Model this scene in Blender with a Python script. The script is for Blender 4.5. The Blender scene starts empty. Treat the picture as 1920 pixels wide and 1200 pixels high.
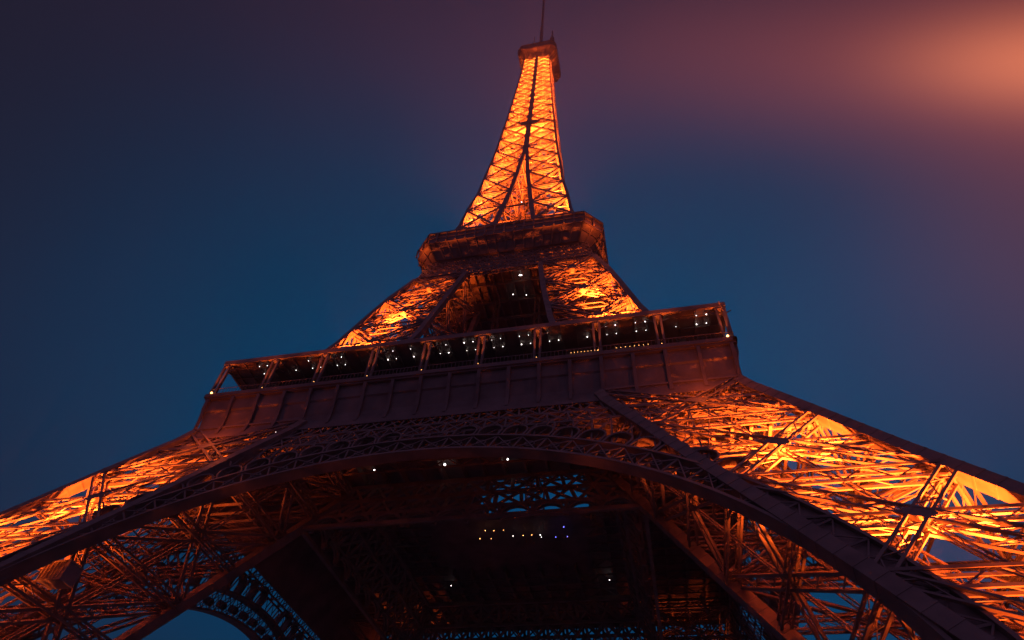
import bpy, math, random
import numpy as np
from mathutils import Vector, Matrix
random.seed(7); rng = np.random.default_rng(7)
S = bpy.context.scene
C = S.collection
PI = math.pi

# ------------------------------------------------------------------ camera
CAM = (22.58267, -88.91862, 1.657)
YAW, PITCH, ROLL, FPX = -0.27232, 0.86043, 0.08752, 1175.0145
cd = bpy.data.cameras.new('camera'); cam = bpy.data.objects.new('camera', cd); C.objects.link(cam)
fw = Vector((math.sin(YAW)*math.cos(PITCH), math.cos(YAW)*math.cos(PITCH), math.sin(PITCH)))
r0 = fw.cross(Vector((0, 0, 1))).normalized(); u0 = r0.cross(fw)
rr = r0*math.cos(ROLL) + u0*math.sin(ROLL); uu = -r0*math.sin(ROLL) + u0*math.cos(ROLL)
M = Matrix((rr, uu, -fw)).transposed().to_4x4(); M.translation = CAM
cam.matrix_world = M
cd.sensor_width = 36; cd.sensor_fit = 'HORIZONTAL'; cd.lens = FPX/1920*36
cd.clip_start = 0.1; cd.clip_end = 20000
S.camera = cam
S.view_settings.view_transform = 'Standard'; S.view_settings.look = 'None'
S.view_settings.exposure = 0; S.view_settings.gamma = 1

# ------------------------------------------------------------------ dusk sky
SUN_DIR = Vector((0.62, 0.30, 0.72)).normalized()
W = bpy.data.worlds.new('World'); S.world = W; W.use_nodes = True
nt = W.node_tree; nt.nodes.clear(); N = nt.nodes.new; L = nt.links.new
tc = N('ShaderNodeTexCoord')
def dotn(v):
    n = N('ShaderNodeVectorMath'); n.operation = 'DOT_PRODUCT'; L(tc.outputs['Generated'], n.inputs[0]); n.inputs[1].default_value = tuple(v); return n.outputs['Value']
def mth(op, a, b=None, c=None):
    n = N('ShaderNodeMath'); n.operation = op
    for i, x in enumerate((a, b, c)):
        if x is None: continue
        if isinstance(x, (int, float)): n.inputs[i].default_value = x
        else: L(x, n.inputs[i])
    return n.outputs[0]
def pixdir(x, y):
    return (fw*FPX + rr*(x-960) - uu*(y-600)).normalized()
def lobe(cx, cy, ax, ay, adir=(1, 0)):
    # a broad glow fixed in the sky: gaussian in two directions about a world direction
    D = pixdir(cx, cy); U = (rr*adir[0] + uu*adir[1]); U = (U - D*U.dot(D)).normalized(); V = D.cross(U)
    w = mth('MAXIMUM', dotn(D), 0.05)
    a = mth('DIVIDE', mth('DIVIDE', dotn(U), w), ax); b = mth('DIVIDE', mth('DIVIDE', dotn(V), w), ay)
    return mth('EXPONENT', mth('MULTIPLY', mth('ADD', mth('MULTIPLY', a, a), mth('MULTIPLY', b, b)), -1))
acc = N('ShaderNodeRGB'); acc.outputs[0].default_value = (0.014, 0.012, 0.026, 1); cur = acc.outputs[0]
def addl(cur, fac, col):
    m = N('ShaderNodeVectorMath'); m.operation = 'MULTIPLY_ADD'
    m.inputs[0].default_value = col; 
    cmb = N('ShaderNodeCombineXYZ')
    for i in range(3): L(fac, cmb.inputs[i])
    L(cmb.outputs[0], m.inputs[1]); L(cur, m.inputs[2]); return m.outputs[0]
cur = addl(cur, lobe(1080, 820, 0.9, 0.58), (-0.021, 0.038, 0.112))   # blue hour blue
cur = addl(cur, lobe(1150, 0, 0.60, 0.17), (0.018, 0.001, 0.0))         # dusky rose veil overhead
cur = addl(cur, lobe(2000, 110, 0.50, 0.10), (0.18, 0.026, 0.005))       # lens light leak put into the sky colour, with the next two lobes
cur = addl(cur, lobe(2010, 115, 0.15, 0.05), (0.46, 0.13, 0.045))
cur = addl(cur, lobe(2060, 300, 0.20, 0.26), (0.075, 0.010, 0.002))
cur = addl(cur, lobe(1750, 500, 0.42, 0.42), (0.010, 0.006, 0.008))
nz = N('ShaderNodeTexNoise'); nz.inputs['Scale'].default_value = 2.2; nz.inputs['Detail'].default_value = 3
L(tc.outputs['Generated'], nz.inputs['Vector'])
gain = mth('MULTIPLY_ADD', nz.outputs[0], 0.16, 0.92)
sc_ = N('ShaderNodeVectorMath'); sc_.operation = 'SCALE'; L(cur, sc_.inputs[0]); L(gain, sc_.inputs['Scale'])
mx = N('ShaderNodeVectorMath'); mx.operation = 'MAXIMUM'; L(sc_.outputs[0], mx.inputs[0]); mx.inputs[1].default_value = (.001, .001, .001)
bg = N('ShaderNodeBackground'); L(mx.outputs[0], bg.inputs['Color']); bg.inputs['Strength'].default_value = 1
sky = N('ShaderNodeTexSky'); sky.sky_type = 'NISHITA'; sky.sun_disc = False
sky.sun_elevation = math.radians(-4); sky.sun_rotation = math.radians(60)
bg2 = N('ShaderNodeBackground'); L(sky.outputs[0], bg2.inputs['Color']); bg2.inputs['Strength'].default_value = 0.05
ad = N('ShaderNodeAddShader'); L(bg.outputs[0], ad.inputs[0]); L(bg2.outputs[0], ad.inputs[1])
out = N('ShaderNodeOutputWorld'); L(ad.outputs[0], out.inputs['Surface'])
# last violet light of the dusk, very weak and very soft
sl = bpy.data.lights.new('dusk_sun', 'SUN'); so = bpy.data.objects.new('dusk_sun', sl); C.objects.link(so)
sl.energy = 0.17; sl.angle = math.radians(120); sl.color = (0.75, 0.38, 1.0)
so.rotation_euler = (Vector((-0.2, 0.6, -0.8))).to_track_quat('-Z', 'Y').to_euler()

# ------------------------------------------------------------------ materials
def iron(name, base, rough=0.55, var=0.25, scale=0.6):
    m = bpy.data.materials.new(name); m.use_nodes = True; t = m.node_tree; b = t.nodes['Principled BSDF']
    g = t.nodes.new('ShaderNodeNewGeometry'); n = t.nodes.new('ShaderNodeTexNoise'); n.inputs['Scale'].default_value = scale; n.inputs['Detail'].default_value = 6
    t.links.new(g.outputs['Position'], n.inputs['Vector'])
    r = t.nodes.new('ShaderNodeValToRGB'); r.color_ramp.elements[0].position = 0.3; r.color_ramp.elements[1].position = 0.7
    r.color_ramp.elements[0].color = tuple(c*(1-var) for c in base)+(1,); r.color_ramp.elements[1].color = tuple(c*(1+var) for c in base)+(1,)
    t.links.new(n.outputs[0], r.inputs[0]); t.links.new(r.outputs[0], b.inputs['Base Color'])
    b.inputs['Roughness'].default_value = rough
    return m
def glow(name, col, s):
    m = bpy.data.materials.new(name); m.use_nodes = True; b = m.node_tree.nodes['Principled BSDF']
    b.inputs['Base Color'].default_value = (.8, .8, .8, 1); b.inputs['Emission Color'].default_value = col+(1,); b.inputs['Emission Strength'].default_value = s
    return m
IRON = iron('tower_paint', (0.21, 0.155, 0.13)); SOLID = iron('tower_paint_plate', (0.18, 0.13, 0.115), 0.6, 0.3, 0.35)
STONE = iron('pier_stone', (0.36, 0.33, 0.28), 0.85, 0.2, 1.5); GROUND = iron('gravel', (0.40, 0.36, 0.32), 0.95, 0.35, 2.0)
GLASS = iron('dark_glass', (0.03, 0.035, 0.05), 0.15, 0.2, 1); CABINM = iron('cabin_paint', (0.30, 0.27, 0.25), 0.4, 0.1, 1)
BULB = glow('lamp_white', (1, .9, .88), 7); BULBO = glow('lamp_amber', (1, .42, .12), 8); BULBB = glow('lamp_blue', (.15, .15, 1), 6)

# ------------------------------------------------------------------ mesh building
class MB:
    def __init__(s): s.b = []; s.v = []; s.f = []
    def bar(s, p, q, w, d=None, up=(0, 0, 1)):
        s.b.append((*p, *q, w, w if d is None else d, *up))
    def box(s, lo, hi):
        x0, y0, z0 = lo; x1, y1, z1 = hi; s.poly([(x0,y0,z0),(x1,y0,z0),(x1,y1,z0),(x0,y1,z0)], [(x0,y0,z1),(x1,y0,z1),(x1,y1,z1),(x0,y1,z1)])
    def poly(s, a, b):  # closed prism between two outlines
        n = len(a); o = len(s.v); s.v += [tuple(p) for p in a] + [tuple(p) for p in b]
        s.f.append([o+i for i in range(n)][::-1]); s.f.append([o+n+i for i in range(n)])
        for i in range(n): j = (i+1) % n; s.f.append([o+i, o+j, o+n+j, o+n+i])
    def quad(s, *p): o = len(s.v); s.v += [tuple(x) for x in p]; s.f.append([o+i for i in range(len(p))])
    def build(s, name, mat, parent=None, rot=0):
        me = bpy.data.meshes.new(name); V = []; F = []
        if s.b:
            B = np.array(s.b, float); p = B[:, :3]; q = B[:, 3:6]; w = B[:, 6:7]/2; d = B[:, 7:8]/2; up = B[:, 8:11]
            t = q-p; t /= np.maximum(np.linalg.norm(t, axis=1, keepdims=True), 1e-9)
            a = np.cross(t, up); n = np.linalg.norm(a, axis=1, keepdims=True); bad = n[:, 0] < 1e-3
            a[bad] = np.cross(t[bad], (1, .01, 0)); n = np.linalg.norm(a, axis=1, keepdims=True); a /= n
            b = np.cross(a, t)
            cs = [(-1, -1), (1, -1), (1, 1), (-1, 1)]
            V = np.stack([e + a*w*i + b*d*j for e in (p, q) for i, j in cs], 1).reshape(-1, 3)
            o = (np.arange(len(B))*8)[:, None, None]
            F = (np.array([[0, 1, 5, 4], [1, 2, 6, 5], [2, 3, 7, 6], [3, 0, 4, 7], [3, 2, 1, 0], [4, 5, 6, 7]])[None] + o).reshape(-1, 4).tolist()
            V = V.tolist()
        k = len(V); V = list(V) + s.v; F = F + [[i+k for i in f] for f in s.f]
        me.from_pydata(V, [], F); me.materials.append(mat); me.update()
        return link(name, me, parent, rot)
def link(name, me, parent=None, rot=0):
    o = bpy.data.objects.new(name, me); C.objects.link(o)
    if parent: o.parent = parent
    o.rotation_euler = (0, 0, rot); return o
def tag(o, label=None, cat=None, group=None, kind=None):
    for k, v in (('label', label), ('category', cat), ('group', group), ('kind', kind)):
        if v: o[k] = v
    return o
def v3(*a): return np.array(a, float)
def unit(a): a = np.asarray(a, float); return a/np.linalg.norm(a)
def truss(m, p, q, w, d, nrm, c=.14, l=.08, n=None, flat=False):
    """lattice box girder from p to q; w in the plane, d along the plane's normal nrm"""
    p = v3(*p); q = v3(*q); t = unit(q-p); nrm = unit(nrm); s = unit(np.cross(t, nrm)); nn = np.cross(s, t)
    Ln = np.linalg.norm(q-p); n = n or max(2, int(round(Ln/w*.62)))
    lay = [0] if flat else [-d/2, d/2]
    for e in lay:
        for sg in (-1, 1): m.bar(p+s*sg*w/2+nn*e, q+s*sg*w/2+nn*e, c, c, nn)
        for i in range(n):
            sg = 1 if i % 2 else -1
            m.bar(p+t*Ln*i/n + s*sg*w/2+nn*e, p+t*Ln*(i+1)/n - s*sg*w/2+nn*e, l, l*.6, nn)
    if not flat:
        for sg in (-1, 1):
            for i in range(0, n, 2):
                e0 = d/2 if i % 2 else -d/2
                m.bar(p+t*Ln*i/n + s*sg*w/2+nn*e0, p+t*Ln*(i+1)/n + s*sg*w/2-nn*e0, l, l*.6, s)

# ------------------------------------------------------------------ tower profile (half widths)
HZ = [0, 20, 27.5, 34.5, 43, 50, 57.6, 70, 78, 88, 94.5, 103, 109, 117, 130, 140, 149, 159, 170, 181, 196, 210, 228, 245, 261, 276]
HH = [61.3, 51.0, 47.1, 43.3, 38.9, 35.2, 31.9, 27.6, 25.1, 22.6, 20.9, 18.3, 17.2, 16.0, 13.5, 12.5, 11.3, 10.6, 9.7, 9.0, 8.2, 7.5, 6.7, 6.0, 5.5, 5.2]
GZ = [0, 20, 34.5, 43, 50, 57.6, 70, 76, 90, 103, 111, 117, 130, 138, 150, 162, 178]
GG = [45.6, 35.3, 27.6, 23.2, 19.5, 16.4, 12.9, 11.4, 9.2, 7.7, 7.0, 6.0, 4.4, 3.5, 2.3, 1.2, 0.25]
def h(z): return float(np.interp(z, HZ, HH))
def g(z): return float(np.interp(z, GZ, GG))
K1 = (61.3-31.9)/57.6

root = bpy.data.objects.new('lattice_tower', None); C.objects.link(root)
tag(root, 'giant wrought iron lattice tower on four splayed legs, glowing orange from inside at dusk', 'tower')

# corners of the leg standing at +x,-y : index (a,b) a=0 outer x, 1 inner x ; b=0 outer y, 1 inner y
def cor(z, a, b): return v3(h(z) if a == 0 else g(z), -(h(z) if b == 0 else g(z)), z)
FACES = [((0, 0), (1, 0), (0, -1, 0)), ((0, 0), (0, 1), (1, 0, 0)), ((1, 0), (1, 1), (-1, 0, 0)), ((0, 1), (1, 1), (0, 1, 0))]
def leg_meshes(zs, aw, gw, cc, ll, rails):
    """returns dict of builders for a leg section; zs panel node heights"""
    frame = MB(); out = [('leg', frame)]
    zz = sorted(set(list(zs) + [z for z in HZ if zs[0] < z < zs[-1]]))
    for a in (0, 1):
        for b in (0, 1):
            m = MB(); out.append(('corner_post', m))
            for z0, z1 in zip(zz, zz[1:]):
                p, q = cor(z0, a, b), cor(z1, a, b); m.bar(p, q, aw, aw, (0, 1, 0))
            # riveted flange lips on the arris
            n = int((zz[-1]-zz[0])/1.2)
            for i in range(n):
                z = zz[0] + (i+.5)*(zz[-1]-zz[0])/n; p = cor(z, a, b); q = cor(z+.13, a, b); m.bar(p, q, aw*1.05, aw*1.05, (0, 1, 0))
    for z0, z1 in zip(zs, zs[1:]):
        zm = (z0+z1)/2
        for (A, B, nr) in FACES:
            m = MB()
            e = -np.array(nr)*0.25
            p, q, r, s = cor(z0, *A)+e, cor(z0, *B)+e, cor(z1, *A)+e, cor(z1, *B)+e
            fn = np.cross(q-p, r-p)
            outer = nr[1] < 0 or nr[0] > 0
            if outer: truss(m, p, s, gw, gw, fn, cc, ll); truss(m, q, r, gw*.97, gw*.97, fn, cc, ll)
            else: truss(m, p, s, gw, 0, fn, cc*1.3, ll*1.2, flat=True); truss(m, q, r, gw*.97, 0, fn, cc*1.3, ll*1.2, flat=True)
            x = (p+s+q+r)/4; fu = unit((r+s)/2-(p+q)/2); fs = unit(q-p); fnn = unit(fn)
            c = x; o = .68*gw
            for sgn in ((.56,) if nr[1] < 0 or nr[0] > 0 else ()):
                R = [c + fs*o*1.25*math.cos(k*PI/4+.39) + fu*o*math.sin(k*PI/4+.39) for k in range(8)]
                m.poly([v-fnn*gw*.56 for v in R], [v+fnn*gw*.56 for v in R])
            # secondary members: thin central rib and quarter struts
            if rails: truss(m, (p+q)/2, (r+s)/2, gw*.4, 0, fn, cc*.6, ll*.7, flat=True)
            for f0, f1 in ((p, r), (q, s)) if outer and rails else ():
                mm = (f0+f1)/2
                truss(m, mm, (p+s+q+r)/4, gw*.5, 0, fn, cc*.6, ll*.7, flat=True)
            e2 = e*1.6; zc = zm
            if rails or outer: truss(m, cor(zc, *A)+e2, cor(zc, *B)+e2, gw*.85, gw*.7, nr, cc*.95, ll*.9)
            out.append(('cross_brace', m))
    for z in zs:
        m = frame
        for (A, B, nr) in FACES:
            e = -np.array(nr)*0.3
            truss(m, cor(z, *A)+e, cor(z, *B)+e, gw*1.0, gw*.9, nr, cc, ll)
        if not rails:
            m.bar(cor(z, 0, 0), cor(z, 1, 1), .2); m.bar(cor(z, 1, 0), cor(z, 0, 1), .2)
        if rails: truss(m, cor(z, 0, 0), cor(z, 1, 1), gw*.6, gw*.6, (0, 0, 1), cc*.8, ll*.8); truss(m, cor(z, 1, 0), cor(z, 0, 1), gw*.6, gw*.6, (0, 0, 1), cc*.8, ll*.8)
        for A in ((0,0),(0,1),(1,0),(1,1)):        # gusset plates into the corner
            c0 = cor(z, *A); ctr = (cor(z, 0, 0)+cor(z, 1, 1))/2; dx = math.copysign(1, ctr[0]-c0[0]); dy = math.copysign(1, ctr[1]-c0[1])
            k = gw*.8
            up = unit(cor(z+2, *A)-cor(z-2, *A))
            for vec in ((dx, 0, 0), (0, dy, 0)):
                vec = np.array(vec); nn = np.array((0, dy, 0)) if vec[0] else np.array((dx, 0, 0))
                T = [c0+nn*aw*.45+up*k, c0+nn*aw*.45+vec*k*1.1+up*k*.1, c0+nn*aw*.45+vec*k*1.1-up*k*.1, c0+nn*aw*.45-up*k]
                m.poly(T, [t+nn*.06 for t in T])
    # slats added near the top of the leg to dim lamp light above
    zt = zs[-1] if not rails else zs[-2]
    for i in range(9 if rails else 5):
        f = (i+.5)/(9 if rails else 5); frame.bar(cor(zt, 0, 0)*(1-f)+cor(zt, 1, 0)*f-v3(0, 0, .8), cor(zt, 0, 1)*(1-f)+cor(zt, 1, 1)*f-v3(0, 0, .8), .3, .16)
    if not rails:
        for z0, z1 in zip(zs, zs[1:]): frame.bar((cor(z0, 0, 0)+cor(z0, 1, 1))/2, (cor(z1, 0, 0)+cor(z1, 1, 1))/2, .3, .3)
    if rails:
        m = frame
        z0, z1 = zs[0], zs[-1]
        def ax(z, u, v): return cor(z, 0, 0)*(1-u)*(1-v)+cor(z, 1, 0)*u*(1-v)+cor(z, 0, 1)*(1-u)*v+cor(z, 1, 1)*u*v
        for (u, v) in ((.38, .38), (.62, .38), (.38, .62), (.62, .62)):
            truss(m, ax(z0, u, v), ax(z1, u, v), gw*.7, 0, (0, 1, 0), cc*.9, ll, flat=True)
        n = int((z1-z0)/3.6)
        for i in range(n):
            z = z0+(i+.5)*(z1-z0)/n
            m.bar(ax(z, .38, .38), ax(z, .62, .38), .14); m.bar(ax(z, .38, .62), ax(z, .62, .62), .14); m.bar(ax(z, .38, .38), ax(z, .38, .62), .12); m.bar(ax(z, .62, .38), ax(z, .62, .62), .12)
            # zigzag stair flights
            zA, zB = z, z+(z1-z0)/n; uA, uB = ((.72, .9) if i % 2 else (.9, .72))
            m.bar(ax(zA, uA, .25), ax(zB, uB, .25), .5, .08, (0, 0, 1)); m.bar(ax(zA, uA, .25)+v3(0, 0, 1), ax(zB, uB, .25)+v3(0, 0, 1), .06)
    return out
def four(parts, rots=(0, 1, 2, 3), parent=root, mat=IRON):
    """first entry is the part, the others its sub-parts; copied round the tower"""
    first = None; res = []
    for k in rots:
        if first is None:
            top = parts[0][1].build(parts[0][0], mat, parent, k*PI/2)
            subs = [mb.build(nm, mat, top) for nm, mb in parts[1:]]
            first = (top, subs)
        else:
            top = first[0].copy(); C.objects.link(top); top.parent = parent; top.rotation_euler = (0, 0, k*PI/2)
            for o in first[1]:
                c = o.copy(); C.objects.link(c); c.parent = top
        res.append(top)
    return res
Z1 = [1.5, 9.0, 20.3, 31.5, 42.3, 52.0]
Z2 = [58.5, 70.5, 82.2, 93.0, 103.2]
legs = four(leg_meshes(Z1, 1.15, 1.15, .21, .10, True))
uplegs = four(leg_meshes(Z2, .95, 1.05, .23, .10, False))
for o in uplegs: o.name = 'upper_leg'
# masonry piers under each leg
m = MB()
for a in (0, 1):
    for b in (0, 1):
        p = cor(0, a, b); s = 3.0
        m.poly([(p[0]-s*1.3, p[1]-s*1.3, .02), (p[0]+s*1.3, p[1]-s*1.3, .02), (p[0]+s*1.3, p[1]+s*1.3, .02), (p[0]-s*1.3, p[1]+s*1.3, .02)],
               [(p[0]-s, p[1]-s, 2.6), (p[0]+s*.6, p[1]-s, 2.6), (p[0]+s*.6, p[1]+s, 2.6), (p[0]-s, p[1]+s, 2.6)])
four([('stone_pier', m)], mat=STONE)

# ------------------------------------------------------------------ lattice belts and arches (front side, then turned)
def fp(x, z, inset=0): return v3(x, -(h(z)-inset), z)
def belt(z0, z1, rows, xf, yf, cell, c=.26, l=.14, layers=(0, 1.0)):
    m = MB()
    zs = [z0+(z1-z0)*i/rows for i in range(rows+1)]
    for ins in layers:
        for z in zs:
            w = xf(z); m.bar(v3(-w, -yf(z)+ins, z), v3(w, -yf(z)+ins, z), c, c, (0, 1, 0))
        for za, zb in zip(zs, zs[1:]):
            n = max(4, int(round(2*xf(za)/cell)))
            for i in range(n):
                xa0, xa1 = -xf(za)+2*xf(za)*i/n, -xf(za)+2*xf(za)*(i+1)/n; xb0, xb1 = -xf(zb)+2*xf(zb)*i/n, -xf(zb)+2*xf(zb)*(i+1)/n
                A = lambda x, z: v3(x, -yf(z)+ins, z)
                m.bar(A(xa0, za), A(xb1, zb), l*1.6, l, (0, 1, 0)); m.bar(A(xa1, za), A(xb0, zb), l*1.6, l, (0, 1, 0))
                if ins == layers[0]: m.bar(A(xa0, za), A(xb0, zb), l*2, l, (0, 1, 0))
    if len(layers) > 1:
        for z in zs:
            n = int(2*xf(z)/cell)
            for i in range(n+1):
                x = -xf(z)+2*xf(z)*i/n; m.bar(v3(x, -yf(z)+layers[0], z), v3(x, -yf(z)+layers[1], z), l, l)
    return m
four([('lattice_belt', belt(45.8, 53.4, 3, h, h, 2.4, c=.22, l=.10))])
ib = belt(46.8, 53.2, 2, g, g, 3.4, c=.5, l=.24, layers=(0,))
for i in range(10):      # scalloped arches hanging from the bottom chord
    w = g(46.6); x0 = -w+2*w*i/10; x1 = -w+2*w*(i+1)/10; cx = (x0+x1)/2; rx = (x1-x0)/2
    for k in range(8):
        t0, t1 = PI*k/8, PI*(k+1)/8; z0, z1 = 44.9+1.75*math.sin(t0), 44.9+1.75*math.sin(t1)
        for o in (0, 1): ib.bar((cx+rx*math.cos(t0), -w-.2+o*.5, z0), (cx+rx*math.cos(t1), -w-.2+o*.5, z1), .3, .3, (0, 1, 0))
    ib.bar((x0, -w, 44.6), (x0, -w, 46.8), .4, .5)
ib.bar((-g(44.7), -g(44.7), 44.7), (g(44.7), -g(44.7), 44.7), .5, .5)
four([('inner_lattice_belt', ib)])
four([('upper_lattice_belt', belt(103.4, 110.6, 4, h, h, 1.9, c=.2, l=.12, layers=(0, .8)))])

# arch: circle on the inclined face plane
CT = 1/math.sqrt(1+K1*K1)
def ap(R, th, off=0):
    s = 8.9 + R*math.sin(th); z = s*CT; return v3(R*math.cos(th), -(61.3-K1*z)+off, z)
TH0, TH1 = math.radians(-9), math.radians(189)
NSEG = 96
arch = MB(); thv = [TH0+(TH1-TH0)*i/NSEG for i in range(NSEG+1)]
def ribbon(m, R0, R1, off0, off1, th):
    for a, b in zip(th, th[1:]):
        P = [ap(R, t, o) for t in (a, b) for R, o in ((R0, off0), (R0, off1), (R1, off1), (R1, off0))]
        m.poly(P[:4], P[4:])
ribbon(arch, 37.3, 37.62, -.25, 1.35, thv); ribbon(arch, 40.3, 40.6, -.2, 1.35, thv)
lat = arch; cells = 50; rosettes = []; hoods = (MB(), MB())
web = [t for t in thv if ap(40, t)[2] < 30.5]; wl = [t for t in web if t > 1.5]; wr = [t for t in web if t < 1.5]
for tt in (wl, wr): ribbon(arch, 37.5, 40.5, .25, .4, tt)
for i in range(cells):
    a = TH0+(TH1-TH0)*i/cells; b = TH0+(TH1-TH0)*(i+1)/cells; mid = (a+b)/2
    for off in (0, 1.2):
        lat.bar(ap(37.6, a, off), ap(40.3, b, off), .11, .08, (0, 1, 0)); lat.bar(ap(40.3, a, off), ap(37.6, b, off), .11, .08, (0, 1, 0))
        lat.bar(ap(37.6, a, off), ap(40.3, a, off), .15, .1, (0, 1, 0))
    lat.bar(ap(37.6, a, 0), ap(40.3, a, 1.2), .1)
    # round rosette tube in the cell, seen as a short cylinder through the lattice
    er = unit(ap(39.5, mid)-ap(38.5, mid)); et = unit(ap(39, mid+.01)-ap(39, mid-.01)); en = np.cross(er, et); en = en if en[1] > 0 else -en
    c = ap(38.95, mid, .05); K = 12; ro, ri = .55, .42
    if c[2] > 31: rosettes.append(MB())
    for k in range(K if c[2] > 31 else 0):
        t0, t1 = 2*PI*k/K, 2*PI*(k+1)/K
        for rad in (ro,):
            P = [c+(er*math.cos(t)+et*math.sin(t))*r for t in (t0, t1) for r in (ri, ro)]
            rosettes[-1].poly([P[0], P[1], P[3], P[2]], [x+en*1.15 for x in (P[0], P[1], P[3], P[2])])
    # arcade of small hooded arches above the extrados, under the belt
    top = min(43.6, 0+1e9)
    zt = ap(43.4, mid)[2]
    if zt > 34 and ap(43.0, mid)[2] < 46.2:
        half = (b-a)*.5*.86
        pts = [ap(40.6 + 1.3 + 1.35*math.sin(PI*k/8), mid+half*math.cos(PI*k/8)) for k in range(9)]
        pts = [ap(40.6, mid+half)] + pts + [ap(40.6, mid-half)]
        for p, q in zip(pts, pts[1:]):
            u = unit(q-p); nn = unit(np.cross(u, (0, 1, 0)))*.09
            hoods[int(mid > PI/2)].poly([p-nn, q-nn, q+nn, p+nn], [x+v3(0, 1.3, 0) for x in (p-nn, q-nn, q+nn, p+nn)])
        hoods[int(mid > PI/2)].bar(ap(43.2, mid), ap(44.8, mid), .14)
# upright posts between the arch and the belt where there is room
sp = MB()
for x in np.arange(-30, 30.1, 2.0):
    for zt in (45.8,):
        s = 8.9+math.sqrt(max(0, 40.6**2-x*x)); z = s*CT
        if abs(x) < 40 and z < 45.2 and abs(x) < g(z)+1:
            sp.bar(fp(x, z), fp(x, zt), .16, .16); sp.bar(fp(x, z, 1.1), fp(x, zt, 1.1), .12)
            sp.bar(fp(x, z), fp(x+2, zt), .1)
four([('arch', arch), *[('rosette', t) for t in rosettes], ('arcade', hoods[0]), ('arcade', hoods[1]), ('spandrel_lattice', sp)])

# ------------------------------------------------------------------ first floor
D1 = 35.35
fl = MB()
V0 = 12.6
for k in range(4):
    pass
fl.box((-34.5, -34.5, 57.0), (34.5, -V0, 57.6)); fl.box((-34.5, -2.2, 57.0), (34.5, 34.5, 57.6)); fl.box((-34.5, -V0, 57.0), (-3, -2.2, 57.6)); fl.box((V0+1.2, -V0, 57.0), (34.5, -2.2, 57.6))
floor1 = fl.build('first_floor', SOLID, root)
m = MB()
for x in np.arange(-31, 31.1, 3.1):
    for (y0, y1) in ((-33.5, -V0), (V0, 33.5)) if abs(x) < V0 else ((-33.5, 33.5),):
        m.bar((x, y0, 56.45), (x, y1, 56.45), .35, 1.1)
for y in np.arange(-30, 30.1, 5.0):
    for (x0, x1) in ((-33.5, -V0), (V0, 33.5)) if abs(y) < V0 else ((-33.5, 33.5),):
        truss(m, (x0, y, 55.2), (x1, y, 55.2), 1.4, 0, (0, 1, 0), .22, .14, flat=True)
m.build('floor_beams', IRON, floor1)
for k in range(4):
    m = MB()
    m.box((-35.35, -35.35, 57.75), (35.3499, -34.9, 58.35)); m.box((-35.2, -35.15, 57.5), (35.2, -34.75, 57.75))   # rim moulding
    # frieze, then concave cove down to the belt
    prof = [(34.75, 57.5), (34.75, 55.6), (34.55, 55.4), (34.45, 54.2), (34.35, 53.2), (34.55, 52.1), (34.9, 51.2), (35.35, 50.2)]
    if k == 2: prof = prof[:3]
    for (y0, z0), (y1, z1) in zip(prof, prof[1:]):
        m.quad((-y0, -y0, z0), (y0, -y0, z0), (y1, -y1, z1), (-y1, -y1, z1)); 
    fr = m.build('frieze', SOLID, floor1, k*PI/2)
m = belt(53.5, 55.5, 1, lambda z: 33.2, lambda z: 33.2, 1.9, c=.25, l=.16, layers=(0,)); m.build('lattice_strip', IRON, floor1, PI)
m = MB(); m.quad(*[fp(x, z, 1.6) for x, z in ((-37, 46.2), (37, 46.2), (31, 56.9), (-31, 56.9))]); m.build('side_panel', SOLID, floor1, 3*PI/2)
# consoles
m = MB()
pr = [(34.7, 57.45), (35.25, 57.45), (35.2, 56.2), (34.95, 55.2), (34.75, 53.8), (34.7, 52.6), (34.95, 51.3), (34.5, 52)]
m.poly([(-.22, -y, z) for y, z in pr], [(.22, -y, z) for y, z in pr])
cons = None
for k in range(4):
    for i in range(19):
        if cons is None: o = cons = m.build('console', SOLID, floor1)
        else: o = cons.copy(); C.objects.link(o); o.parent = floor1
        o.rotation_euler = (0, 0, k*PI/2); o.location = Matrix.Rotation(k*PI/2, 3, 'Z') @ Vector((-34.6+i*3.844 if i < 19 else 0, 0, 0))
# canopy round the gallery with its posts
m = MB()
def ringbox(m, o, i, z0, z1):
    m.box((-o, -o, z0), (o, -i, z1)); m.box((-o, i, z0), (o, o, z1)); m.box((-o, -i, z0), (-i, i, z1)); m.box((i, -i, z0), (o, i, z1))
ringbox(m, 34.9, 29.0, 64.45, 64.75); ringbox(m, 35.25, 34.9, 64.2, 64.95)
for k in np.arange(-34, 34.1, 1.925):
    for s in (-1, 1):
        m.bar((k, s*34.8, 64.32), (k, s*29.2, 64.32), .1, .22); m.bar((s*34.8, k, 64.32), (s*29.2, k, 64.32), .1, .22)
can = m.build('canopy', IRON, floor1)
pm = MB()   # a post: two slender uprights closed by a rounded foot
for s in (-1, 1): pm.bar((s*.36, 0, 58.6), (s*.40, 0, 64.2), .28, .36, (0, 1, 0))
pm.bar((-.36, 0, 64.0), (.36, 0, 64.0), .3, .5, (0, 1, 0))
for k in range(6):
    a, b = PI+PI*k/6, PI+PI*(k+1)/6
    pm.bar((.36*math.cos(a), 0, 58.75+.36*math.sin(a)), (.36*math.cos(b), 0, 58.75+.36*math.sin(b)), .3, .16, (0, 1, 0))
for s in (-1, 1): pm.bar((s*.3, .1, 63.0), (s*1.5, .6, 64.2), .12); 
pm.bar((0, .2, 63.2), (0, 2.2, 64.25), .14, .3)
PX = [-34.6, -26.9, -19.2, -11.6, -4.0, 3.6, 11.2, 18.9, 26.7, 34.4]
pobj = None
spots = []
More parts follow.
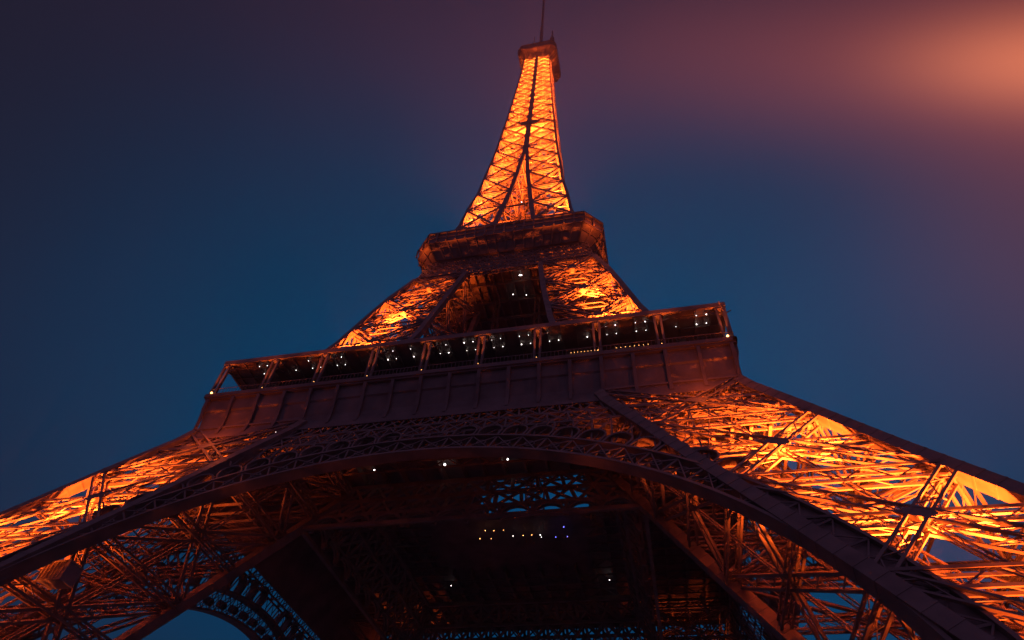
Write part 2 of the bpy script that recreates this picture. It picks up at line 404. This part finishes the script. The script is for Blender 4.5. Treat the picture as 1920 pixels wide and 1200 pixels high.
for k in range(4):
    for i, x in enumerate(PX[:-1] if k else PX):
        if k == 3 and i == 9: continue
        if pobj is None: o = pobj = pm.build('canopy_post', IRON, floor1)
        else: o = pobj.copy(); C.objects.link(o); o.parent = floor1
        if k in (1,) and i == 0: o.hide_render = False
        R = Matrix.Rotation(k*PI/2, 3, 'Z'); o.rotation_euler = (0, 0, k*PI/2); o.location = R @ Vector((x, -34.95, 0)); 
        spots.append((k, i, R @ Vector((x, -35.22, 58.62))))
# gallery back wall, pavilions
m = MB()
ringbox(m, 29.0, 28.6, 57.6, 64.45)
for k in np.arange(-28, 28.1, 1.9):
    for s in (-1, 1): m.bar((k, s*29.05, 57.6), (k, s*29.05, 64.4), .12, .1, (0, 1, 0)); m.bar((s*29.05, k, 57.6), (s*29.05, k, 64.4), .1, .12, (0, 1, 0))
m.build('gallery_wall', GLASS, floor1)
for k in range(4):
    m = MB(); m.poly([(-14, -26.5, 57.62), (14, -26.5, 57.62), (14, -15.5, 57.62), (-14, -15.5, 57.62)], [(-14, -26.5, 63.5), (14, -26.5, 63.5), (14, -16.6, 65.5), (-14, -16.6, 65.5)])
    for i in range(15): x = -13.8+i*1.97; m.bar((x, -15.5, 57.7), (x, -16.6, 65.4), .14, .14)
    m.build('pavilion', SOLID, floor1, k*PI/2)
m = MB()  # railing on the rim
for k in range(0, 141):
    x = -35.0+k*.5
    for s in (-1, 1): m.bar((x, s*35.15, 58.35), (x, s*35.15, 59.35), .05); m.bar((s*35.15, x, 58.35), (s*35.15, x, 59.35), .05)
for s in (-1, 1): m.bar((-35.15, s*35.15, 59.38), (35.15, s*35.15, 59.38), .08); m.bar((s*35.15, -35.15, 59.38), (s*35.15, 35.15, 59.38), .08)
m.build('railing', IRON, floor1)

# ------------------------------------------------------------------ second floor
def octo(H, c, z): return [(H-c, -H, z), (H, -H+c, z), (H, H-c, z), (H-c, H, z), (-H+c, H, z), (-H, H-c, z), (-H, -H+c, z), (-H+c, -H, z)]
m = MB(); m.poly(octo(17.5, 2.2, 110.7), octo(17.6, 2.2, 111.4)); m.poly(octo(20.3, 3.5, 115.3), octo(20.3, 3.5, 115.7))
floor2 = m.build('second_floor', SOLID, root)
m = MB()
pro = [(17.5, 2.2, 110.75), (18.1, 2.5, 111.5), (19.0, 2.9, 112.6), (20.0, 3.4, 113.4), (20.15, 3.45, 113.6), (20.15, 3.45, 116.6), (20.5, 3.5, 116.7), (20.5, 3.5, 117.15), (20.2, 3.4, 117.15), (20.1, 3.4, 115.6)]
ro = [octo(*p) for p in pro]
for A, B in zip(ro, ro[1:]):
    for i in range(8): j = (i+1) % 8; m.quad(A[i], A[j], B[j], B[i])
m.build('frieze', SOLID, floor2)
m = MB()
for i in range(8):
    j = (i+1) % 8
    a0, a1 = v3(*ro[0][i]), v3(*ro[0][j]); b0, b1 = v3(*ro[3][i]), v3(*ro[3][j]); c0, c1 = v3(*ro[6][i]), v3(*ro[6][j])
    n = max(2, int(np.linalg.norm(b1-b0)/2.05))
    for k in range(n+1):
        f = k/n; A = a0+(a1-a0)*f; B = b0+(b1-b0)*f; D = c0+(c1-c0)*f
        m.bar(A, B, .28, .5); B2 = D.copy(); B2[2] = 113.5; m.bar(B2, D, .22, .3)
    B0 = (v3(*ro[2][i]), v3(*ro[2][j])); m.bar(B0[0], B0[1], .25, .25)
    q0, q1 = v3(*ro[4][i]), v3(*ro[4][j]); m.bar(q0, q1, .3, .3)
    q0[2] = q1[2] = 115.2; m.bar(q0, q1, .16, .16)
m.build('corbel_ribs', IRON, floor2)
m = MB()
for x in np.arange(-16, 16.1, 2.0): m.bar((x, -16.8, 110.2), (x, 16.8, 110.2), .25, .8); 
for y in np.arange(-15, 15.1, 5.0): m.bar((-16.8, y, 110.0), (16.8, y, 110.0), .3, 1.2)
m.build('floor_beams', IRON, floor2)
m = MB(); m.poly(octo(13.2, 1.5, 115.72), octo(13.2, 1.5, 119.2)); m.poly(octo(14.6, 1.8, 119.25), octo(14.6, 1.8, 119.5))
m.build('upper_gallery', SOLID, floor2)
# lift machinery frames hanging under the second floor between the legs
m = MB()
for x in (-4.5, 4.5):
    for y in (-5, 5): truss(m, (x, y, 57.7), (x, y, 110.6), 1.0, 1.0, (0, 1, 0), .16, .1)
for z in np.arange(62, 110, 6):
    m.bar((-4.5, -5, z), (4.5, -5, z), .2); m.bar((-4.5, 5, z), (4.5, 5, z), .2); m.bar((-4.5, -5, z), (-4.5, 5, z), .2); m.bar((4.5, -5, z), (4.5, 5, z), .2)
m.build('lift_shaft', IRON, root)
for s in (-1, 1):
    m = MB()
    for e in (0, 1):
        truss(m, (s*(15.2+e*2.8), -14.8, 57.3), (s*(15.9+e*2.4), -19.8, 44.5), .55, .55, (0, 1, 0), .14, .09)
    m.bar((s*15.6, -17.5, 50.6), (s*18.4, -17.5, 50.6), .2); truss(m, (s*18.0, -14.8, 57.3), (s*15.6, -17.6, 50.6), .3, 0, (0, 1, 0), .1, .07, flat=True)
    m.build('hanging_brace', IRON, root)

# ------------------------------------------------------------------ spire
SN = [117.2, 127.6, 137.8, 148.0, 158.0, 167.8, 177.2, 186.4, 195.2, 203.2, 210.6, 217.6, 224.2, 230.4, 236.2, 241.8, 247.2, 252.4, 257.4, 262.2, 266.8, 271.2]
MERGE = 177.0
m = MB()
for sx in (-1, 1):
    for sy in (-1, 1): truss(m, (sx*2.1, sy*2.1, 117), (sx*2.1, sy*2.1, 272), .6, 0, (0, 1, 0), .12, .08, flat=True)
for z in np.arange(119, 272, 3.1):
    for a in ((-2.1, -2.1, 2.1, -2.1), (-2.1, 2.1, 2.1, 2.1), (-2.1, -2.1, -2.1, 2.1), (2.1, -2.1, 2.1, 2.1)): m.bar((a[0], a[1], z), (a[2], a[3], z), .16); m.bar((a[0], a[1], z), (a[2], a[3], z+3.1), .1)
spire = m.build('spire', IRON, root); posts = {(a, b): MB() for a in (-1, 1) for b in (-1, 1)}
zz = sorted(set(SN+[z for z in HZ if SN[0] < z < SN[-1]]))
for z0, z1 in zip(zz, zz[1:]):
    for sx in (-1, 1):
        for sy in (-1, 1):
            w = .75 - .3*(z0-117)/160
            posts[sx, sy].bar((sx*h(z0), sy*h(z0), z0), (sx*h(z1), sy*h(z1), z1), w, w, (0, 1, 0))
for t in posts.values(): t.build('corner_post', IRON, spire)
for ip, (z0, z1) in enumerate(zip(SN, SN[1:])):
    m = MB(); sc = .62-.33*(z0-117)/160; cc = .13-.03*(z0-117)/160; ll = .08
    H0, H1, G0, G1 = h(z0), h(z1), g(z0), g(z1)
    if z0 >= MERGE: G0 = G1 = 0
    F = lambda x, z, H: v3(x, -H+.12, z)
    for s in (-1, 1):
        p, q, r, t = F(s*H0, z0, H0), F(s*G0, z0, H0), F(s*H1, z1, H1), F(s*G1, z1, H1)
        nr = (0, -1, 0)
        truss(m, p, t, sc, 0, nr, cc*1.5, ll*1.2, flat=True); truss(m, q, r, sc*.96, 0, nr, cc*1.4, ll*1.2, flat=True)
        truss(m, p+v3(0, .35, 0), q+v3(0, .35, 0), sc*.8, sc*.8, nr, cc, ll)
        c = (p+q+r+t)/4; truss(m, (p+r)/2, (q+t)/2, sc*.5, 0, nr, cc*.7, ll*.7, flat=True)
        for u, v in ((p, t), (q, r), (p, q)):
            m.bar(u+v3(0, -sc*.5-.1, 0), v+v3(0, -sc*.5-.1, 0), (.74-.34*(z0-117)/160), .08, (0, 1, 0))
        ww = .62-.25*(z0-117)/160
        if z0 < MERGE or s == 1: m.bar(F(s*G0, z0, H0+.12), F(s*G1, z1, H1+.12), ww*(1.9 if z0 < MERGE else 3.0), ww, (0, 1, 0))
        o = sc*(.8 if z0 < MERGE else 1.4); m.poly([(q[0]-o*1.1, q[1]-.1, z0-o), (q[0]+o*1.1, q[1]-.1, z0-o), (q[0]+o*1.1, q[1]-.1, z0+o), (q[0]-o*1.1, q[1]-.1, z0+o)], [(q[0]-o*1.1, q[1]-.3, z0-o), (q[0]+o*1.1, q[1]-.3, z0-o), (q[0]+o*1.1, q[1]-.3, z0+o), (q[0]-o*1.1, q[1]-.3, z0+o)])
        # inner faces of the pillar
        if z0 < MERGE-8:
            a0, a1 = v3(s*G0, -H0, z0), v3(s*G1, -H1, z1); b0, b1 = v3(s*G0, -G0, z0), v3(s*G1, -G1, z1)
            truss(m, a0, b1, sc*.9, 0, (1, 0, 0), cc, ll, flat=True); truss(m, b0, a1, sc*.9, 0, (1, 0, 0), cc, ll, flat=True); m.bar(b0, b1, .5, .5, (0, 1, 0)); m.bar(a0, b0, .25, .3)
    if z0 < MERGE-6:   # between the pillars
        m.bar(F(-G0, z0, H0), F(G0, z0, H0), .3, .4)
    # horizontal diaphragm
    m.bar((-H0, -H0, z0), (0, 0, z0), .28, .35); m.bar((H0, -H0, z0), (0, 0, z0), .28, .35)
    me = None
    for k in range(4):
        if me is None: o = m.build('cross_brace', IRON, spire); me = o.data
        else: o = link('cross_brace', me, spire, k*PI/2)
m = MB(); ringbox(m, h(196)+.5, h(196)-.6, 195.4, 195.8); m.box((-5, -h(196)-.2, 195.2), (5, -h(196)+2.5, 195.4)); m.box((-2.6, -h(196)-.4, 195.8), (2.6, -h(196)+1, 198.2))
m.build('service_platform', SOLID, spire)

# ------------------------------------------------------------------ top cabin, masts
m = MB()
pro = [(5.3, .8, 270.5), (6.3, 1.2, 272.5), (8.0, 1.8, 275.2), (8.1, 1.8, 275.4), (8.1, 1.8, 279.2), (8.3, 1.8, 279.4), (8.3, 1.8, 279.8), (6.3, 1.4, 280.0), (6.3, 1.4, 284.2), (6.8, 1.5, 284.5), (6.8, 1.5, 285.2), (4.2, 1, 287.5)]
ro = [octo(*p) for p in pro]
for A, B in zip(ro, ro[1:]):
    for i in range(8): j = (i+1) % 8; m.quad(A[i], A[j], B[j], B[i])
m.poly(octo(5.3, .8, 270.3), octo(5.3, .8, 270.6)); m.poly(octo(4.2, 1, 287.5), octo(4.0, 1, 287.8))
cab = m.build('top_cabin', SOLID, root)
m = MB()
for i in range(8):
    j = (i+1) % 8
    for (lo, hi) in ((3, 4), (7, 8)):
        a0, a1, b0, b1 = (v3(*ro[lo][i]), v3(*ro[lo][j]), v3(*ro[hi][i]), v3(*ro[hi][j])); n = max(1, int(np.linalg.norm(a1-a0)/1.3))
        for k in range(n+1): f = k/n; m.bar(a0+(a1-a0)*f, b0+(b1-b0)*f, .18, .18, (0, 1, 0))
        for t in (.35, .7): m.bar(a0+(b0-a0)*t, a1+(b1-a1)*t, .12, .12)
    a0, a1, b0, b1 = (v3(*ro[0][i]), v3(*ro[0][j]), v3(*ro[2][i]), v3(*ro[2][j])); n = max(1, int(np.linalg.norm(b1-b0)/1.6))
    for k in range(n+1): f = k/n; m.bar(a0+(a1-a0)*f, b0+(b1-b0)*f, .22, .35)
m.build('cabin_frame', IRON, cab)
m = MB()
for sx in (-1, 1):
    for sy in (-1, 1): m.bar((sx*2.2, sy*2.2, 287.6), (sx*1.2, sy*1.2, 300), .3)
for z in (290, 293, 296, 299):
    w = 2.2-(z-287.6)/12.4; m.bar((-w, -w, z), (w, -w, z), .2); m.bar((w, -w, z), (w, w, z), .2); m.bar((w, w, z), (-w, w, z), .2); m.bar((-w, w, z), (-w, -w, z), .2); m.bar((-w, -w, z), (w, -w, z+3), .15); m.bar((w, -w, z), (w, w, z+3), .15)
m.bar((0, 0, 300), (0, 0, 330), 1.3); m.bar((0, 0, 330), (0, 0, 395), .8)
for z in np.arange(302, 392, 4): m.bar((-.8, 0, z), (.8, 0, z), .3); m.bar((0, -.8, z+2), (0, .8, z+2), .3)
m.build('antenna_mast', IRON, root)
m = MB(); m.bar((4.9, 2, 287), (4.9, 2, 318), 1.5); m.bar((4.9, 2, 318), (4.9, 2, 328), .7)
for z in np.arange(290, 317, 3): m.box((3.9, 1.0, z), (5.9, 3.0, z+1.2))
m.build('aerial', IRON, root)
m = MB(); m.bar((-2.2, -4, 285.2), (-2.2, -4, 303), .35); m.box((-2.9, -4.7, 289), (-1.5, -3.3, 292))
m.build('small_aerial', CABINM, root)

# ------------------------------------------------------------------ lamps
def ray(q): return Vector(CAM), pixdir(*q)
def at(q, z): o, d = ray(q); return o + d*((z-o.z)/d.z)
def ball(r, n=8):
    m = MB(); rings = []
    for i in range(1, 4):
        a = PI*i/4; rings.append([(r*math.sin(a)*math.cos(2*PI*k/n), r*math.sin(a)*math.sin(2*PI*k/n), r*math.cos(a)) for k in range(n)])
    for A, B in zip(rings, rings[1:]):
        for k in range(n): j = (k+1) % n; m.quad(A[k], B[k], B[j], A[j])
    m.quad(*rings[0]); m.quad(*rings[-1][::-1]); return m
lb = None
def lamp(loc, mat, s=1.0, name='ceiling_lamp', parent=None, sc3=None):
    m = ball(.17); o = m.build(name, mat, parent or root); o.location = loc; o.scale = sc3 or (s, s, s); return o
for kx in range(-8, 9):
    x0 = 1.45+3.85*kx
    for dx in (-.62, .62):
        for y in (-34.2, -32.7):
            if kx in (-7, -4, 4) and (dx < 0 or y < -33): continue
            if kx in (-6, -2, 3, 7) and y < -33 and dx > 0: continue
            if kx == 7 and y > -33 and dx < 0: continue
            lamp((x0+dx, y, 64.12), BULB, random.choice((.22, .28, .34, .4)) if kx > -5 else .26, 'canopy_lamp')
for q, z, s in (((702, 882), 56, 1.1), ((834, 871), 56, 1.3), ((952, 861), 56, 1.0), ((725, 983), 56, .8), ((757, 1029), 56, 1.0), ((846, 1098), 56, .6), ((1143, 1087), 56, .9), ((518, 810), 51.5, .9), ((962, 552), 109, .8), ((987, 553), 109, .7), ((978, 379), 128, .8)):
    lamp(at(q, z), BULB, s*.75, 'ceiling_lamp', floor1)
lamp(at((976, 516), 109), BULB, 1, 'ceiling_lamp', floor2, (2.4, .6, .6))
for q, mt, s in (((910, 995), BULBO, .6), ((926, 995), BULBO, .6), ((944, 994), BULBO, .5), ((962, 1005), BULB, .6), ((981, 1004), BULBO, .6), ((997, 1003), BULBO, .6), ((1013, 1003), BULB, .8), ((1015, 1007), BULB, .5), ((1042, 1007), BULBB, .7), ((1057, 988), BULBB, .8), ((1064, 1006), BULBB, .7), ((900, 1010), BULBO, .7), ((921, 1010), BULBO, .5)):
    lamp(at(q, 55.9), mt, s*.55, 'ceiling_lamp', floor1)
for i in range(9): lamp((15.6+i*.42, -35.42, 58.5), BULBO, .17, 'rim_lamp', floor1)
for i in range(8): lamp((21.2+i*.55, -35.42, 58.5), BULBO, .17, 'rim_lamp', floor1)

def light(loc, power, col, rad=.35, typ='POINT', direc=None, ang=150, parent=None):
    l = bpy.data.lights.new('lamp', typ); l.energy = power; l.color = col; l.shadow_soft_size = rad
    o = bpy.data.objects.new('lamp', l); C.objects.link(o); o.location = loc
    if typ == 'SPOT':
        l.spot_size = math.radians(ang); l.spot_blend = .7; o.rotation_euler = Vector(direc).to_track_quat('-Z', 'Y').to_euler()
    if parent: o.parent = parent
    return o
ORG = (1.0, .128, .012)
GAIN = 2.6
def axis(z): return (h(z)+g(z))/2
fmx = MB(); fmx.box((-.45, -.3, -.5), (.45, .3, -.1)); fmx.bar((-.55, 0, -.8), (-.55, 0, 0), .08); fmx.bar((.55, 0, -.8), (.55, 0, 0), .08); fmx.bar((-.55, 0, -.8), (.55, 0, -.8), .08)
flood = None
def floodlight(loc, power, up, rad=.3, ang=96, col=ORG):
    global flood
    if flood is None: o = flood = fmx.build('floodlight', SOLID, root)
    else: o = flood.copy(); C.objects.link(o); o.parent = root
    o.location = loc; light(tuple(loc), power*GAIN, col, rad, 'SPOT', up, ang, root)
# inside the lower legs : (sx, sy, gain)
for sx, sy, gn in ((1, -1, 1.0), (-1, -1, .68), (1, 1, .12), (-1, 1, .14)):
    for z, pw in ((9.5, 40000), (20.8, 85000), (31.5, 66000), (43.5, 3000)):
        up = (-sx*.34, -sy*.02, 1)
        for du in (-2.6, 2.0):
            a = axis(z); floodlight((sx*(a+du), sy*(h(z)-4.4), z), pw*gn*.56, up, ang=80)
for sx, sy, gn in ((1, -1, 1.0), (-1, -1, .8), (1, 1, .03), (-1, 1, .03)):
    for z, pw in ((60, 30000), (71.0, 62000), (82.7, 30000), (93.5, 1200)):
        a = axis(z); floodlight((sx*(a+.6), sy*(h(z)-2.9), z), pw*gn, (sx*.03, sy*.12, 1), ang=80)
for i, z in enumerate(SN[:-1]):
    a = h(z)
    if z < 170:
        b = axis(z)
        for sx, sy, gn in ((1, -1, 1), (-1, -1, 1), (1, 1, .03), (-1, 1, .03)): floodlight((sx*(b+1.2), sy*(b+1.4), z+.7), 50000*gn*(a/13)**1.6, (0, 0, 1), ang=92)
    else:
        for s in (-1, 1): floodlight((s*a*.58, -a*.5, z+.5), 34000*(a/9)**1.8, (0, 0, 1), ang=120)
        if i % 2: floodlight((0, a*.5, z+.5), 34000*(a/9)**1.8, (0, 0, 1), ang=120)
floodlight((25.5, -40.2, 36.0), 900, (-1, .05, .75), ang=80); floodlight((-25.5, -40.2, 36.0), 350, (1, .05, .75), ang=80)
# small lamps at the feet of the canopy posts
for k, i, p in spots:
    if k == 0 or (k == 3 and i >= 6) or (k == 1 and i <= 2):
        lamp(p, BULBO, .2 if i not in (0, 9) else .9, 'post_lamp', floor1)
        if k: light((p.x, p.y, p.z+.35), 90, (1, .2, .04), .12, parent=root)
        else: light((p.x, p.y-.42, p.z-.1), 1700, (1, .17, .03), .1, 'SPOT', (0, .11, 1), 26, root)
# dim warm lamps washing the platform edges from the legs
for x in (-30, 30): light((x, -38.5, 50.5), 500, ORG, .4, parent=root)
for sx in (-1, 1):
    light((sx*19.5, -19.8, 112.6), 400, ORG, .3, parent=root); light((sx*19.6, 0, 108), 500, ORG, .3, parent=root)

# ------------------------------------------------------------------ lift cabin in the left leg
e = bpy.data.objects.new('lift_cabin', None); C.objects.link(e)
tag(e, 'grey glazed lift cabin riding inside the left leg of the lattice tower', 'lift')
q0, d0 = ray((112, 1078)); t = (-axis(25)-3.0-q0.y)/d0.y; lp = q0+d0*t; e.location = (lp.x, lp.y, lp.z-.9); e.scale = (.6, .6, .6)
m = MB(); m.box((-2.2, -1.5, 0), (2.2, 1.5, .25)); m.box((-2.2, -1.5, 2.9), (2.2, 1.5, 3.15))
for x in (-2.1, 0, 2.1):
    for y in (-1.4, 1.4): m.bar((x, y, .2), (x, y, 2.95), .14)
m.build('cabin_frame', CABINM, e)
m = MB(); m.box((-2.05, -1.38, .25), (2.05, 1.38, 2.9))
for x in (-1.4, -.7, .7, 1.4): m.bar((x, -1.42, .3), (x, -1.42, 2.85), .08); m.bar((x, 1.42, .3), (x, 1.42, 2.85), .08)
m.build('window', iron('cabin_window', (.30, .24, .24), .3, .1, 1), e)

# ------------------------------------------------------------------ haze
m = MB(); m.box((-160, -180, -1), (160, 160, 400)); hz = m.build('haze', bpy.data.materials.new('haze')); tag(hz, kind='stuff')
hm = hz.data.materials[0]; hm.use_nodes = True; t = hm.node_tree; t.nodes.clear(); o = t.nodes.new('ShaderNodeOutputMaterial'); v = t.nodes.new('ShaderNodeVolumePrincipled')
v.inputs['Density'].default_value = 0.00022; v.inputs['Color'].default_value = (.85, .8, .95, 1); t.links.new(v.outputs[0], o.inputs['Volume'])
# ------------------------------------------------------------------ ground
m = MB(); R = 6000
m.quad((-R, -R, 0), (R, -R, 0), (R, R, 0), (-R, R, 0))
tag(m.build('ground', GROUND), kind='structure')
